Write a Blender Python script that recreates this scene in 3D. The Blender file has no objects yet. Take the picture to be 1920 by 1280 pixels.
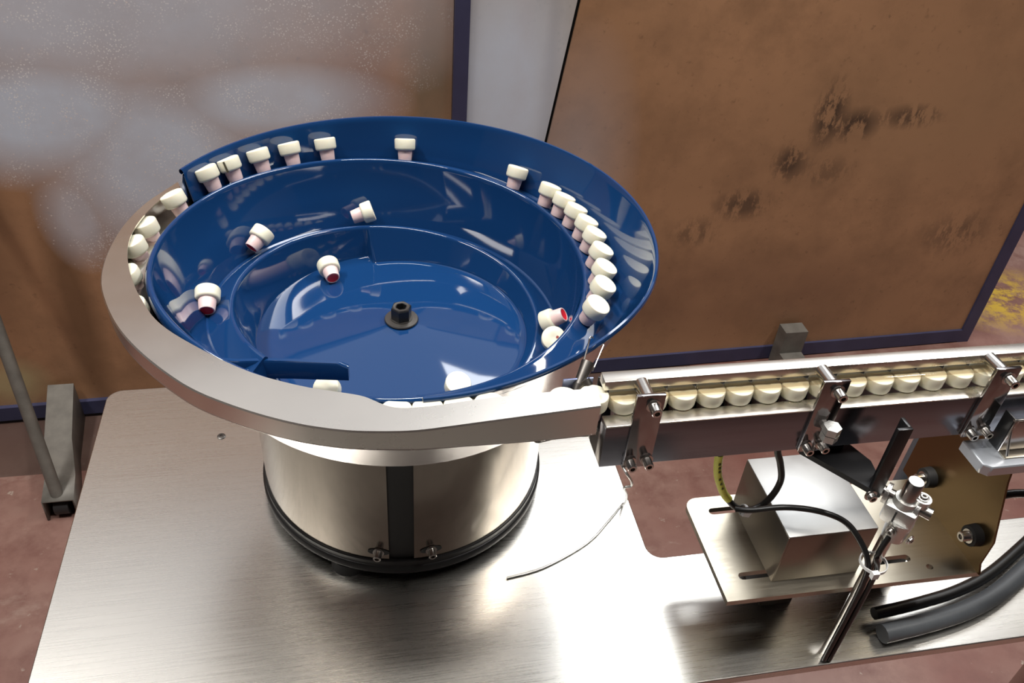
import bpy, bmesh, math, random
from mathutils import Vector, Matrix
random.seed(7)
sc = bpy.context.scene
COL = sc.collection
PI = math.pi
D = math.radians

# ------------------------------------------------------------------ camera
cam = bpy.data.cameras.new('camera'); co = bpy.data.objects.new('camera', cam); COL.objects.link(co)
cr, cu, cf = Vector((.98169,-.17868,.06618)), Vector((.06012,.62021,.78213)), Vector((.18080,.76381,-.61959))
cf.normalize(); cr = (cr - cr.dot(cf)*cf).normalized(); cu = cr.cross(cf)
m = Matrix.Identity(4)
for i in range(3):
    m[i][0], m[i][1], m[i][2] = cr[i], cu[i], -cf[i]
m[2][3] = 1.6308
co.matrix_world = m
cam.sensor_width = 36; cam.lens = 1592.4/1920*36; cam.clip_start = .02; cam.clip_end = 60
sc.camera = co
# ------------------------------------------------------------------ world, lights, exposure
w = bpy.data.worlds.new('world'); sc.world = w; w.use_nodes = True
w.node_tree.nodes['Background'].inputs[0].default_value = (.75,.82,.9,1)
w.node_tree.nodes['Background'].inputs[1].default_value = .25
sc.view_settings.view_transform = 'Standard'; sc.view_settings.look = 'None'
sc.view_settings.gamma = 1; sc.view_settings.exposure = 0; sc.view_settings.use_curve_mapping = False
def area(name, loc, sx, sy, power, color, rot=(0,0,0)):
    l = bpy.data.lights.new(name, 'AREA'); l.shape = 'RECTANGLE'; l.size = sx; l.size_y = sy; l.energy = power; l.color = color
    o = bpy.data.objects.new(name, l); o.location = loc; o.rotation_euler = rot; COL.objects.link(o); return o
CEIL = 4.4
area('skylight_lamp', (1.95,2.85,CEIL-.06), 2.2, .9, 75, (.95,.98,1))
area('rooflight_lamp', (.7,5.3,CEIL-.03), 8.4, 6.1, 112, (.93,.96,1))
area('hall_fill_lamp', (-1.7,.95,CEIL-.06), .3, 2.0, 118, (1,.97,.92))  # unseen lamps added overhead to brighten the boards and caps
area('hall_fill_lamp', (.1,.5,CEIL-.06), 1.6, .25, 85, (1,.97,.92))
area('hall_fill_lamp', (2.5,.95,CEIL-.06), .3, 2.0, 105, (1,.97,.92))

# ------------------------------------------------------------------ material helpers
def newmat(name):
    m = bpy.data.materials.new(name); m.use_nodes = True
    nt = m.node_tree; b = nt.nodes['Principled BSDF']; return m, nt, b
def N(nt, t, **kw):
    n = nt.nodes.new(t)
    for k, v in kw.items(): setattr(n, k, v)
    return n
def L(nt, a, b): nt.links.new(a, b)
def simple(name, col, rough=.5, metal=0, spec=None, coat=0, bump=0, bscale=200, var=0, sss=0, trans=0):
    m, nt, b = newmat(name)
    b.inputs['Base Color'].default_value = (*col,1); b.inputs['Roughness'].default_value = rough; b.inputs['Metallic'].default_value = metal
    if spec is not None: b.inputs['Specular IOR Level'].default_value = spec
    b.inputs['Coat Weight'].default_value = coat; b.inputs['Coat Roughness'].default_value = .05
    if sss: b.inputs['Subsurface Weight'].default_value = sss; b.inputs['Subsurface Radius'].default_value = (.6,.4,.25); b.inputs['Subsurface Scale'].default_value = .006
    if trans: b.inputs['Transmission Weight'].default_value = trans
    if bump or var:
        g = N(nt,'ShaderNodeNewGeometry'); n = N(nt,'ShaderNodeTexNoise'); n.inputs['Scale'].default_value = bscale; n.inputs['Detail'].default_value = 4
        L(nt,g.outputs['Position'],n.inputs['Vector'])
        if bump:
            bp = N(nt,'ShaderNodeBump'); bp.inputs['Strength'].default_value = bump; bp.inputs['Distance'].default_value = .001
            L(nt,n.outputs['Fac'],bp.inputs['Height']); L(nt,bp.outputs['Normal'],b.inputs['Normal'])
        if var:
            mx = N(nt,'ShaderNodeMix',data_type='RGBA'); mx.inputs[6].default_value = (*[c*(1-var) for c in col],1); mx.inputs[7].default_value = (*[min(1,c*(1+var)) for c in col],1)
            L(nt,n.outputs['Fac'],mx.inputs[0]); L(nt,mx.outputs[2],b.inputs['Base Color'])
    return m
def brushed(name, col, rough, axis=0, stretch=(4,260,60), rvar=.12, bump=.05, aniso=0, patch=.25, cv=.12):
    m, nt, b = newmat(name)
    b.inputs['Metallic'].default_value = 1
    if aniso:
        b.inputs['Anisotropic'].default_value = aniso
        tg = N(nt,'ShaderNodeTangent'); tg.direction_type = 'RADIAL'; tg.axis = 'Z'
        L(nt,tg.outputs[0],b.inputs['Tangent'])
    g = N(nt,'ShaderNodeNewGeometry'); mp = N(nt,'ShaderNodeMapping'); mp.inputs['Scale'].default_value = stretch
    n = N(nt,'ShaderNodeTexNoise'); n.inputs['Scale'].default_value = 3; n.inputs['Detail'].default_value = 6; n.inputs['Roughness'].default_value = .7
    L(nt,g.outputs['Position'],mp.inputs['Vector']); L(nt,mp.outputs[0],n.inputs['Vector'])
    n2 = N(nt,'ShaderNodeTexNoise'); n2.inputs['Scale'].default_value = 5; n2.inputs['Detail'].default_value = 3; L(nt,g.outputs['Position'],n2.inputs['Vector'])
    ad = N(nt,'ShaderNodeMath',operation='ADD'); sc2 = N(nt,'ShaderNodeMath',operation='MULTIPLY'); sc2.inputs[1].default_value = patch
    L(nt,n2.outputs['Fac'],sc2.inputs[0]); L(nt,sc2.outputs[0],ad.inputs[0]); L(nt,n.outputs['Fac'],ad.inputs[1])
    mr = N(nt,'ShaderNodeMapRange'); mr.inputs[1].default_value = .3; mr.inputs[2].default_value = .9+patch*.5
    mr.inputs[3].default_value = rough-rvar*.5; mr.inputs[4].default_value = rough+rvar
    L(nt,ad.outputs[0],mr.inputs[0]); L(nt,mr.outputs[0],b.inputs['Roughness'])
    mx = N(nt,'ShaderNodeMix',data_type='RGBA'); mx.inputs[6].default_value = (*[c*(1-cv) for c in col],1); mx.inputs[7].default_value = (*[min(1,c*(1+cv*.8)) for c in col],1)
    L(nt,n.outputs['Fac'],mx.inputs[0]); L(nt,mx.outputs[2],b.inputs['Base Color'])
    bp = N(nt,'ShaderNodeBump'); bp.inputs['Strength'].default_value = bump; bp.inputs['Distance'].default_value = .0005
    L(nt,n.outputs['Fac'],bp.inputs['Height']); L(nt,bp.outputs['Normal'],b.inputs['Normal'])
    return m
M = {}
M['blue'] = simple('blue_gloss_paint',(.006,.036,.122),.05,coat=.3)
M['table'] = brushed('brushed_table_steel',(.66,.64,.6),.27,stretch=(3,200,60),bump=.08,cv=.03,rvar=.06)
M['flange'] = brushed('brushed_track_steel',(.70,.67,.62),.27,stretch=(3,3,3),bump=0,rvar=.05,cv=.03)
M['polish'] = brushed('polished_drum_steel',(.44,.395,.34),.14,stretch=(5,5,3),rvar=.05,bump=.0,patch=.1)
M['steel'] = brushed('satin_conveyor_steel',(.62,.59,.57),.2,stretch=(6,160,160),rvar=.06,bump=.05)
M['bodysteel'] = brushed('body_steel_dark_reflection',(.27,.28,.32),.2,stretch=(6,160,160),rvar=.06,bump=.03)  # dark surroundings mirrored in the body are put into this base colour
M['clipsteel'] = brushed('clip_steel',(.38,.36,.36),.12,stretch=(6,6,6),rvar=.04,bump=0)
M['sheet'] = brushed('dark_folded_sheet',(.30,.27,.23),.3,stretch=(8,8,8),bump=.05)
M['plate'] = brushed('warm_plate_steel',(.41,.37,.30),.32,stretch=(4,120,60),bump=.08)
M['matte_steel'] = brushed('matt_cover_steel',(.48,.48,.47),.42,stretch=(10,10,10),bump=.1)
M['darksteel'] = simple('dark_guide_steel',(.10,.10,.11),.3,1)
M['bluereflection'] = simple('guide_painted_blue_reflection',(.22,.25,.40),.3,.9)  # bluish reflection on the steel end guide, put into its base colour
M['bolt'] = simple('bolt_steel',(.6,.58,.55),.22,1)
M['alu'] = simple('cast_aluminium',(.72,.72,.7),.36,1,bump=.4,bscale=900)
M['socket'] = simple('dark_socket',(.02,.02,.02),.6)
M['black'] = simple('black_coated_metal',(.012,.012,.013),.38)
M['rubber'] = simple('black_rubber',(.015,.015,.016),.6)
M['blackgloss'] = simple('black_anodised',(.006,.006,.007),.3)
M['cable'] = simple('black_cable_sheath',(.012,.012,.012),.35)
M['zinc'] = simple('dark_zinc',(.16,.15,.14),.4,1)
M['cap'] = simple('ivory_plastic',(.80,.77,.62),.42,sss=.25)
M['stem'] = simple('pink_translucent_plastic',(.80,.60,.58),.35,sss=.4)
M['red'] = simple('red_insert',(.85,.02,.035),.4)
M['dark_slit'] = simple('dark_slit',(.06,.05,.03),.7)
M['white'] = simple('white_plastic',(.85,.86,.86),.4)
M['yellow'] = simple('yellow_cable_marker',(.9,.9,.14),.45)
M['ink'] = simple('marker_ink',(.12,.13,.02),.6)
M['navy'] = simple('navy_frame_paint',(.04,.042,.09),.42,var=.3,bscale=14)
M['greyfoot'] = simple('worn_grey_paint',(.13,.12,.105),.55,metal=.2,var=.45,bscale=30,bump=.2)
M['blueblock'] = simple('anodised_block',(.62,.66,.72),.33,.75)
M['greypipe'] = simple('grey_pipe',(.14,.16,.19),.4,.5)
M['hose'] = simple('grey_hose',(.10,.11,.12),.45,var=.1)
M['ceil'] = simple('ceiling_paint',(.62,.66,.7),.8)
M['hallwall'] = simple('hall_wall_paint',(.42,.42,.42),.8)
M['shadedwall'] = simple('shaded_hall_wall',(.05,.05,.055),.8)  # wall behind the camera, dimness put into its colour to darken reflections
# acrylic
m_, nt, b = newmat('smoky_acrylic')
tr = N(nt,'ShaderNodeBsdfTransparent'); tr.inputs[0].default_value = (.93,.89,.82,1); gl = N(nt,'ShaderNodeBsdfGlossy'); gl.inputs['Roughness'].default_value = .05
mxs = N(nt,'ShaderNodeMixShader'); mxs.inputs[0].default_value = .09
L(nt,tr.outputs[0],mxs.inputs[1]); L(nt,gl.outputs[0],mxs.inputs[2]); L(nt,mxs.outputs[0],nt.nodes['Material Output'].inputs['Surface'])
M['acrylic'] = m_
# floor: worn red resin
m_, nt, b = newmat('worn_red_floor'); M['floor'] = m_
g = N(nt,'ShaderNodeNewGeometry')
def noise(nt, src, scale, detail=5, rough=.6, mapscale=None):
    n = N(nt,'ShaderNodeTexNoise'); n.inputs['Scale'].default_value = scale; n.inputs['Detail'].default_value = detail; n.inputs['Roughness'].default_value = rough
    if mapscale:
        mp = N(nt,'ShaderNodeMapping'); mp.inputs['Scale'].default_value = mapscale; L(nt,src,mp.inputs['Vector']); src = mp.outputs[0]
    L(nt,src,n.inputs['Vector']); return n.outputs['Fac']
def rng(nt, src, a, b_, c=0., d=1.):
    r = N(nt,'ShaderNodeMapRange'); r.inputs[1].default_value = a; r.inputs[2].default_value = b_; r.inputs[3].default_value = c; r.inputs[4].default_value = d
    L(nt,src,r.inputs[0]); return r.outputs[0]
def mixc(nt, fac, a, b_):
    x = N(nt,'ShaderNodeMix',data_type='RGBA')
    L(nt,fac,x.inputs[0])
    for s, v in ((6,a),(7,b_)):
        if isinstance(v, tuple): x.inputs[s].default_value = (*v,1)
        else: L(nt,v,x.inputs[s])
    return x.outputs[2]
def mth(nt, op, a, b_=None):
    x = N(nt,'ShaderNodeMath',operation=op)
    for i, v in enumerate((a,b_)):
        if v is None: continue
        if isinstance(v,(int,float)): x.inputs[i].default_value = v
        else: L(nt,v,x.inputs[i])
    return x.outputs[0]
def blob(nt, pos, c, r):       # soft elliptical patch, 1 inside and 0 outside
    s = N(nt,'ShaderNodeVectorMath',operation='SUBTRACT'); s.inputs[1].default_value = c; L(nt,pos,s.inputs[0])
    q = N(nt,'ShaderNodeVectorMath',operation='MULTIPLY'); q.inputs[1].default_value = [1/v if v else 0 for v in r]; L(nt,s.outputs[0],q.inputs[0])
    l = N(nt,'ShaderNodeVectorMath',operation='LENGTH'); L(nt,q.outputs[0],l.inputs[0])
    return rng(nt,l.outputs['Value'],.35,1.15,1,0)
P = g.outputs['Position']
c1 = mixc(nt, rng(nt,noise(nt,P,2.2),.35,.68), (.15,.06,.048), (.23,.14,.115))
c2 = mixc(nt, rng(nt,noise(nt,P,9,6,.7),.45,.75), c1, (.12,.05,.04))
c3 = mixc(nt, rng(nt,noise(nt,P,34,4),.66,.8), c2, (.4,.36,.3))
yl = mth(nt,'MULTIPLY', blob(nt,P,(2.25,2.09,0),(.28,.2,0)), rng(nt,noise(nt,P,11,6,.8),.42,.55))
c3 = mixc(nt, rng(nt,noise(nt,P,5,5,.7,(1,2.2,1)),.6,.78,0,.6), c3, (.33,.25,.21))
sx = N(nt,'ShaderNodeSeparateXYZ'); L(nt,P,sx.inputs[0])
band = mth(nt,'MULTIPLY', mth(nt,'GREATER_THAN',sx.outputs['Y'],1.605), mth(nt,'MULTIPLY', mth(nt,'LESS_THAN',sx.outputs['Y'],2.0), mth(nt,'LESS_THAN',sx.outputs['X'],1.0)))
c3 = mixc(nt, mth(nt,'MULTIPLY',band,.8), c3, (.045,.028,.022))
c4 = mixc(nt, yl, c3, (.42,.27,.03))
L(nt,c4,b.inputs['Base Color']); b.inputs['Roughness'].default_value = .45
# boards
def board(name, base, spray, streaks, darks, speck):
    m, nt, b = newmat(name); g = N(nt,'ShaderNodeNewGeometry'); P = g.outputs['Position']
    c = mixc(nt, rng(nt,noise(nt,P,1.7,4),.35,.7), base, tuple(v*1.28 for v in base))
    c = mixc(nt, rng(nt,noise(nt,P,5,6,.7),.45,.8), c, tuple(v*.72 for v in base))
    c = mixc(nt, rng(nt,noise(nt,P,60,3),.62,.75,0,.5), c, tuple(v*.5 for v in base))
    for cc, rr, col, k in streaks:
        f = mth(nt,'MULTIPLY', blob(nt,P,cc,rr), rng(nt,noise(nt,P,3,4,.6),.25,.6,.4*k,k))
        c = mixc(nt, f, c, col)
    acc = None
    for cc, rr, k in spray:
        f = mth(nt,'MULTIPLY', blob(nt,P,cc,rr), k)
        acc = f if acc is None else mth(nt,'MAXIMUM', acc, f)
    if acc is not None:
        f = mth(nt,'MULTIPLY', acc, rng(nt,noise(nt,P,6,5,.65),.2,.6,.8,1.))
        c = mixc(nt, f, c, (.54,.59,.68))
        if speck:
            v = N(nt,'ShaderNodeTexVoronoi'); v.inputs['Scale'].default_value = 190; L(nt,P,v.inputs['Vector'])
            sp = mth(nt,'MULTIPLY', rng(nt,v.outputs['Distance'],.2,.36,1,0), mth(nt,'MULTIPLY', rng(nt,noise(nt,P,14,2),.42,.62), mth(nt,'POWER',acc,.5)))
            c = mixc(nt, mth(nt,'MULTIPLY',sp,.8), c, (.78,.76,.75))
            v = N(nt,'ShaderNodeTexVoronoi'); v.inputs['Scale'].default_value = 75; L(nt,P,v.inputs['Vector'])
            sp = mth(nt,'MULTIPLY', rng(nt,v.outputs['Distance'],.1,.17,1,0), mth(nt,'MULTIPLY',rng(nt,noise(nt,P,4,2),.5,.6), mth(nt,'POWER',acc,.35)))
            c = mixc(nt, mth(nt,'MULTIPLY',sp,.8), c, (.7,.62,.58))
    for cc, rr, k in darks:
        f = mth(nt,'MULTIPLY', blob(nt,P,cc,rr), rng(nt,noise(nt,P,22,5,.75,(1.4,1,.6)),.45,.53,0,k))
        c = mixc(nt, f, c, (.075,.045,.028))
    L(nt,c,b.inputs['Base Color']); b.inputs['Roughness'].default_value = .5
    bp = N(nt,'ShaderNodeBump'); bp.inputs['Strength'].default_value = .15; bp.inputs['Distance'].default_value = .002
    L(nt,noise(nt,P,40,4),bp.inputs['Height']); L(nt,bp.outputs['Normal'],b.inputs['Normal'])
    return m
BR = (.30,.160,.084)
M['board_left'] = board('sprayed_brown_board', BR,
    [((-.62,1.83,.84),(.30,0,.16),1.),((-.40,1.83,.72),(.26,0,.26),.95),((-.15,1.83,.86),(.28,0,.12),.9),((-.30,1.83,.56),(.13,0,.2),.7),((-.60,1.83,.6),(.08,0,.14),.6),((-.5,1.83,1.1),(.8,0,.3),.8)],
    [((.03,1.83,.88),(.13,0,.15),(.25,.10,.035),1.),((-.83,1.83,.62),(.10,0,.35),(.12,.06,.03),.8),((-.66,1.83,.35),(.05,0,.35),(.13,.065,.03),.8),((.2,1.83,.86),(.07,0,.3),(.16,.12,.08),.9),((-.86,1.83,.13),(.09,0,.08),(.45,.38,.2),.8)],
    [], True)
M['board_mid'] = board('whitish_board', (.38,.33,.28), [((.36,1.83,.85),(.2,0,.4),.95)], [((.40,1.83,.85),(.03,0,.3),(.36,.19,.1),.7),((.47,1.83,.8),(.02,0,.4),(.16,.11,.08),.8)], [], False)
M['board_right'] = board('stained_brown_board', (.31,.168,.088),
    [((.55,1.84,.6),(.16,0,.4),.25)], [((1.5,1.84,.8),(.5,0,.25),(.33,.19,.10),.6),((1.0,1.84,.25),(.7,0,.18),(.17,.085,.05),.6)],
    [((1.215,1.84,.80),(.05,0,.10),1.),((1.30,1.84,.77),(.07,0,.05),1.),((1.45,1.84,.79),(.10,0,.035),.8),((1.14,1.84,.67),(.05,0,.06),.9),((1.04,1.84,.55),(.09,0,.05),.8),((.92,1.84,.47),(.08,0,.05),.5),((1.75,1.84,.42),(.12,0,.08),.5),((1.25,1.84,.64),(.1,0,.05),.4)], False)

# ------------------------------------------------------------------ object helpers
def worigin(o):
    v = Vector((0,0,0))
    while o is not None: v += o.location; o = o.parent
    return v
def obj(name, bm, mat, parent=None, smooth=40, loc=None):
    me = bpy.data.meshes.new(name)
    o = bpy.data.objects.new(name, me)
    base = worigin(parent)
    if loc is not None: o.location = Vector(loc)-base; base = Vector(loc)
    bmesh.ops.translate(bm, verts=bm.verts, vec=-base)
    bm.to_mesh(me); bm.free()
    me.materials.append(M[mat] if isinstance(mat,str) else mat)
    if smooth:
        me.shade_smooth(); me.set_sharp_from_angle(angle=D(smooth))
    COL.objects.link(o)
    if parent is not None: o.parent = parent
    return o
def thing(name, label, cat, loc=(0,0,0), group=None):
    o = bpy.data.objects.new(name, None); o.empty_display_size = .05; COL.objects.link(o); o.location = loc
    o['label'] = label; o['category'] = cat
    if group: o['group'] = group
    return o
def struct(o, lab=None):
    o['kind'] = 'structure'
    return o
def box(bm, lo, hi, mtx=None, bev=0):
    r = bmesh.ops.create_cube(bm, size=1)
    vs = r['verts']
    for v in vs:
        v.co = Vector([lo[i]+(v.co[i]+.5)*(hi[i]-lo[i]) for i in range(3)])
    if bev:
        es = list({e for v in vs for e in v.link_edges})
        rr = bmesh.ops.bevel(bm, geom=es, offset=bev, segments=2, affect='EDGES', profile=.5)
        vs = list({v for f in rr['faces'] for v in f.verts} | {v for v in vs if v.is_valid})
    if mtx is not None: bmesh.ops.transform(bm, matrix=mtx, verts=vs)
    return vs
def cyl(bm, a, b, r, r2=None, n=24, cap=True):
    a, b = Vector(a), Vector(b); d = b-a
    q = d.to_track_quat('Z','Y').to_matrix().to_4x4(); q.translation = (a+b)/2
    return bmesh.ops.create_cone(bm, cap_ends=cap, segments=n, radius1=r, radius2=r if r2 is None else r2, depth=d.length, matrix=q)['verts']
def lathe(bm, prof, n=32, mtx=None, close=False):
    rings = []
    for r, z in prof:
        if r < 1e-6: rings.append([bm.verts.new((0,0,z))])
        else: rings.append([bm.verts.new((r*math.cos(2*PI*i/n), r*math.sin(2*PI*i/n), z)) for i in range(n)])
    for A, B in zip(rings, rings[1:]):
        for i in range(n):
            j = (i+1)%n
            if len(A)==1: bm.faces.new((A[0],B[j],B[i])) if len(B)>1 else None
            elif len(B)==1: bm.faces.new((A[i],A[j],B[0]))
            else: bm.faces.new((A[i],A[j],B[j],B[i]))
    vs = [v for R in rings for v in R]
    if mtx is not None: bmesh.ops.transform(bm, matrix=mtx, verts=vs)
    return vs
def prism(bm, pts, z0, z1):         # flat outline in plan, extruded in z
    a = [bm.verts.new((x,y,z0)) for x,y in pts]; b = [bm.verts.new((x,y,z1)) for x,y in pts]
    bm.faces.new(a[::-1]); bm.faces.new(b); n = len(pts)
    for i in range(n): bm.faces.new((a[i],a[(i+1)%n],b[(i+1)%n],b[i]))
    return a+b
def tube(bm, pts, r, n=10, sub=8):
    P_ = [Vector(p) for p in pts]; path = []
    if sub > 1 and len(P_) > 2:
        for i in range(len(P_)-1):
            p0, p1, p2, p3 = P_[max(i-1,0)], P_[i], P_[i+1], P_[min(i+2,len(P_)-1)]
            for k in range(sub):
                t = k/sub
                path.append(.5*((2*p1)+(-p0+p2)*t+(2*p0-5*p1+4*p2-p3)*t*t+(-p0+3*p1-3*p2+p3)*t**3))
        path.append(P_[-1])
    else: path = P_
    up = Vector((0,0,1)); rings = []
    for i, p in enumerate(path):
        d = (path[min(i+1,len(path)-1)]-path[max(i-1,0)]).normalized()
        s = d.cross(up)
        if s.length < .05: s = d.cross(Vector((1,0,0)))
        s.normalize(); u = s.cross(d)
        if rings and s.dot(ps) < 0: s, u = -s, -u
        ps = s
        rings.append([bm.verts.new(p+r*(math.cos(2*PI*k/n)*s+math.sin(2*PI*k/n)*u)) for k in range(n)])
    for A, B in zip(rings, rings[1:]):
        for k in range(n): bm.faces.new((A[k],A[(k+1)%n],B[(k+1)%n],B[k]))
    bm.faces.new(rings[0][::-1]); bm.faces.new(rings[-1])
def fix(bm): bmesh.ops.recalc_face_normals(bm, faces=bm.faces); return bm
def B(): return bmesh.new()
def boxobj(name, lo, hi, mat, parent=None, bev=0, mtx=None):
    bm = B(); box(bm, lo, hi, mtx, bev); return obj(name, bm, mat, parent)
def screw(parent, p, d, r=.0045, h=.006, name='bolt'):
    """hex-socket cap screw: its seat at p, the head growing along d"""
    p, d = Vector(p), Vector(d).normalized(); q = d.to_track_quat('Z','Y').to_matrix().to_4x4(); q.translation = p
    bm = B(); lathe(bm, [(r*1.45,0),(r*1.45,.0012),(r*1.02,.0013),(r*1.02,.0016),(r,.0018),(r,h-.0006),(r*.88,h),(r*.52,h),(r*.52,h*.45),(0,h*.45)], 20, q)
    return obj(name, fix(bm), 'bolt', parent, 30)
def link_copy(src, parent=None):
    c = src.copy(); COL.objects.link(c)
    if parent is not None: c.parent = parent
    for ch in list(src.children): link_copy(ch, c)
    return c

# ------------------------------------------------------------------ the setting
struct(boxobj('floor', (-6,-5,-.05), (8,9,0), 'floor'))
struct(boxobj('ceiling', (-6,-5,CEIL), (8,9,CEIL+.1), 'ceil'))
struct(boxobj('wall_back', (-6,8.9,0), (8,9,CEIL), 'hallwall'))
struct(boxobj('wall_front', (-6,-5,0), (8,-4.9,CEIL), 'shadedwall'))
struct(boxobj('wall_left', (-6,-4.9,0), (-5.9,8.9,CEIL), 'hallwall'))
struct(boxobj('wall_right', (7.9,-4.9,0), (8,8.9,CEIL), 'hallwall'))

# ------------------------------------------------------------------ partition screens behind the machine
ang = math.atan(.024)
def WY(x): return 1.818+.024*x
def wbox(bm, x0, x1, z0, z1, d0=0, d1=.03):      # box in the wall's own direction
    a = [(x0,WY(x0)+d0),(x1,WY(x1)+d0),(x1,WY(x1)+d1),(x0,WY(x0)+d1)]
    return prism(bm, a, z0, z1)
def foot(parent, x, brace):
    dx = -.085*0
    bm = B()        # sloping channel that narrows towards the screen, seen from above like a fork
    def sect(y, xc, w_, z1):
        return [(xc-w_/2,y,0),(xc+w_/2,y,0),(xc+w_/2,y,z1),(xc-w_/2,y,z1)]
    secs = [sect(WY(x)-.004, x-.048, .056, .118), sect(1.64, x-.03, .056, .078), sect(1.53, x-.006, .06, .062), sect(1.452, x+.004, .062, .06)]
    rings = [[bm.verts.new(p) for p in s] for s in secs]
    for A_, B_ in zip(rings, rings[1:]):
        for i in range(1,4): bm.faces.new((A_[i],A_[(i+1)%4],B_[(i+1)%4],B_[i]))
    bm.faces.new(rings[0])
    o = obj('foot', fix(bm), 'greyfoot', parent, 30)
    o.modifiers.new('s','SOLIDIFY').thickness = -.005
    bm = B(); cyl(bm, (x-.012,1.475,.028), (x+.02,1.475,.028), .024, n=20); obj('caster', bm, 'rubber', o)
    if brace:
        bm = B(); cyl(bm, (x+.0,1.47,.05), (x-.118,1.772,.846), .0135, n=16); obj('brace', bm, 'greyfoot', parent)
S1 = thing('partition_screen','brown board screen with blue-grey overspray, left of the dark post','screen',(-.9,WY(-.9),0))
bm = B(); wbox(bm,-2.6,.247,.055,2.0,.012,.02); obj('board', fix(bm), 'board_left', S1)
bm = B(); wbox(bm,-2.6,.247,.012,.055); obj('bottom_rail', fix(bm), 'navy', S1)
bm = B(); wbox(bm,-2.6,.28,2.0,2.05); obj('top_rail', fix(bm), 'navy', S1)
bm = B(); wbox(bm,.248,.281,.0,2.0); obj('post', fix(bm), 'navy', S1)
bm = B(); wbox(bm,-2.64,-2.6,.0,2.05); obj('post', fix(bm), 'navy', S1)
foot(S1,-.70,True)
S2 = thing('partition_screen','narrow whitish board between the dark post and the thin black gap','screen',(.38,WY(.38),0))
bm = B()
a = [(.283,0),(.375,0),(.64,2.0),(.283,2.0)]
vs = [bm.verts.new((x,WY(x)+d,z)) for d in (.012,.02) for x,z in a]
for f in ((0,1,2,3),(7,6,5,4),(0,4,5,1),(1,5,6,2),(2,6,7,3),(3,7,4,0)): bm.faces.new([vs[i] for i in f])
obj('board', fix(bm), 'board_mid', S2)
S3 = thing('partition_screen','large stained brown board with dark navy frame, right of the black gap','screen',(1.2,WY(1.2),0))
bm = B()
a = [(.388,.05),(1.935,.05),(1.935,2.0),(.650,2.0)]
vs = [bm.verts.new((x,WY(x)+d,z)) for d in (.008,.018) for x,z in a]
for f in ((0,1,2,3),(7,6,5,4),(0,4,5,1),(1,5,6,2),(2,6,7,3),(3,7,4,0)): bm.faces.new([vs[i] for i in f])
obj('board', fix(bm), 'board_right', S3)
bm = B(); wbox(bm,.39,1.935,.004,.05); obj('bottom_rail', fix(bm), 'navy', S3)
bm = B(); wbox(bm,1.935,1.975,.0,2.0); obj('post', fix(bm), 'navy', S3)
bm = B(); wbox(bm,.66,1.975,2.0,2.04); obj('top_rail', fix(bm), 'navy', S3)
bm = B(); wbox(bm,.37,.66,.0,2.04,.03,.05); obj('backing_strip', fix(bm), 'socket', S3)
bm = B(); x0 = 1.296
secs = [[(x0-.036,1.79,0),(x0+.036,1.79,0),(x0+.036,1.79,.153),(x0-.036,1.79,.153)],[(x0-.036,1.842,0),(x0+.036,1.842,0),(x0+.036,1.842,.153),(x0-.036,1.842,.153)]]
for s0 in range(1): prism(bm, [(x0-.036,1.80),(x0+.036,1.80),(x0+.036,1.846),(x0-.036,1.846)], 0, .138)
prism(bm, [(x0-.036,1.50),(x0+.036,1.50),(x0+.036,1.80),(x0-.036,1.80)], 0, .06)
obj('foot', fix(bm), 'greyfoot', S3)

# ------------------------------------------------------------------ work table
T = thing('work_table','large brushed stainless steel table top under the bowl feeder','table',(0,.6,0))
def arc(cx, cy, r, a0, a1, n=8): return [(cx+r*math.cos(D(a0+(a1-a0)*i/n)), cy+r*math.sin(D(a0+(a1-a0)*i/n))) for i in range(n+1)]
out = [(-.345,.0),(.336,.0),(.336,.43),(1.05,.43)]+[(1.05,.592)]+arc(.352,.610,.018,270,180)+arc(.316,.949,.02,0,90)+arc(-.325,.949,.02,90,180)
bm = B(); prism(bm, out, .788, .8)
top = obj('table_top', fix(bm), 'table', T); 
bv = top.modifiers.new('b','BEVEL'); bv.width = .0012; bv.segments = 2; bv.limit_method = 'ANGLE'
for x,y in ((-.27,.07),(.26,.07),(-.27,.88),(.26,.88),(.98,.52)):
    boxobj('leg',(x-.02,y-.02,0),(x+.02,y+.02,.788),'steel',T,.002)
bm = B(); lathe(bm,[(.0055,0),(.0055,.0006),(.004,.0012),(.0022,.0012),(.0022,.0003),(0,.0003)],18,Matrix.Translation((-.1843,.8604,.8))); obj('countersunk_screw', fix(bm), 'zinc', T)

# ------------------------------------------------------------------ bowl feeder
AX = (.0526,.7745)
F = thing('vibratory_bowl_feeder','glossy blue spiral bowl on a round polished steel drum with a steel exit track','feeder',(AX[0],AX[1],.8))
TA = Matrix.Translation((AX[0],AX[1],0))
def pol(r, t, z): return (AX[0]+r*math.sin(t), AX[1]-r*math.cos(t), z)     # angle 0 = front, growing to the right
def lip1(t): return (.1446+.0072*t, 1.0219+.0144*t)
def sst(a,b,x): x = max(0,min(1,(x-a)/(b-a))); return x*x*(3-2*x)
def front(t):                    # how far the front of the rim dips, 1 at the front
    d = math.degrees(t)%360
    return 1-sst(12,62,d) if d < 180 else 1-sst(15,80,360-d)
DZ = .022
def lip2(t):
    k = front(t)*DZ*(1 if t > PI else 0); return (.1843+.0132*t-k*1.05, 1.0937+.0119*t-k)
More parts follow.
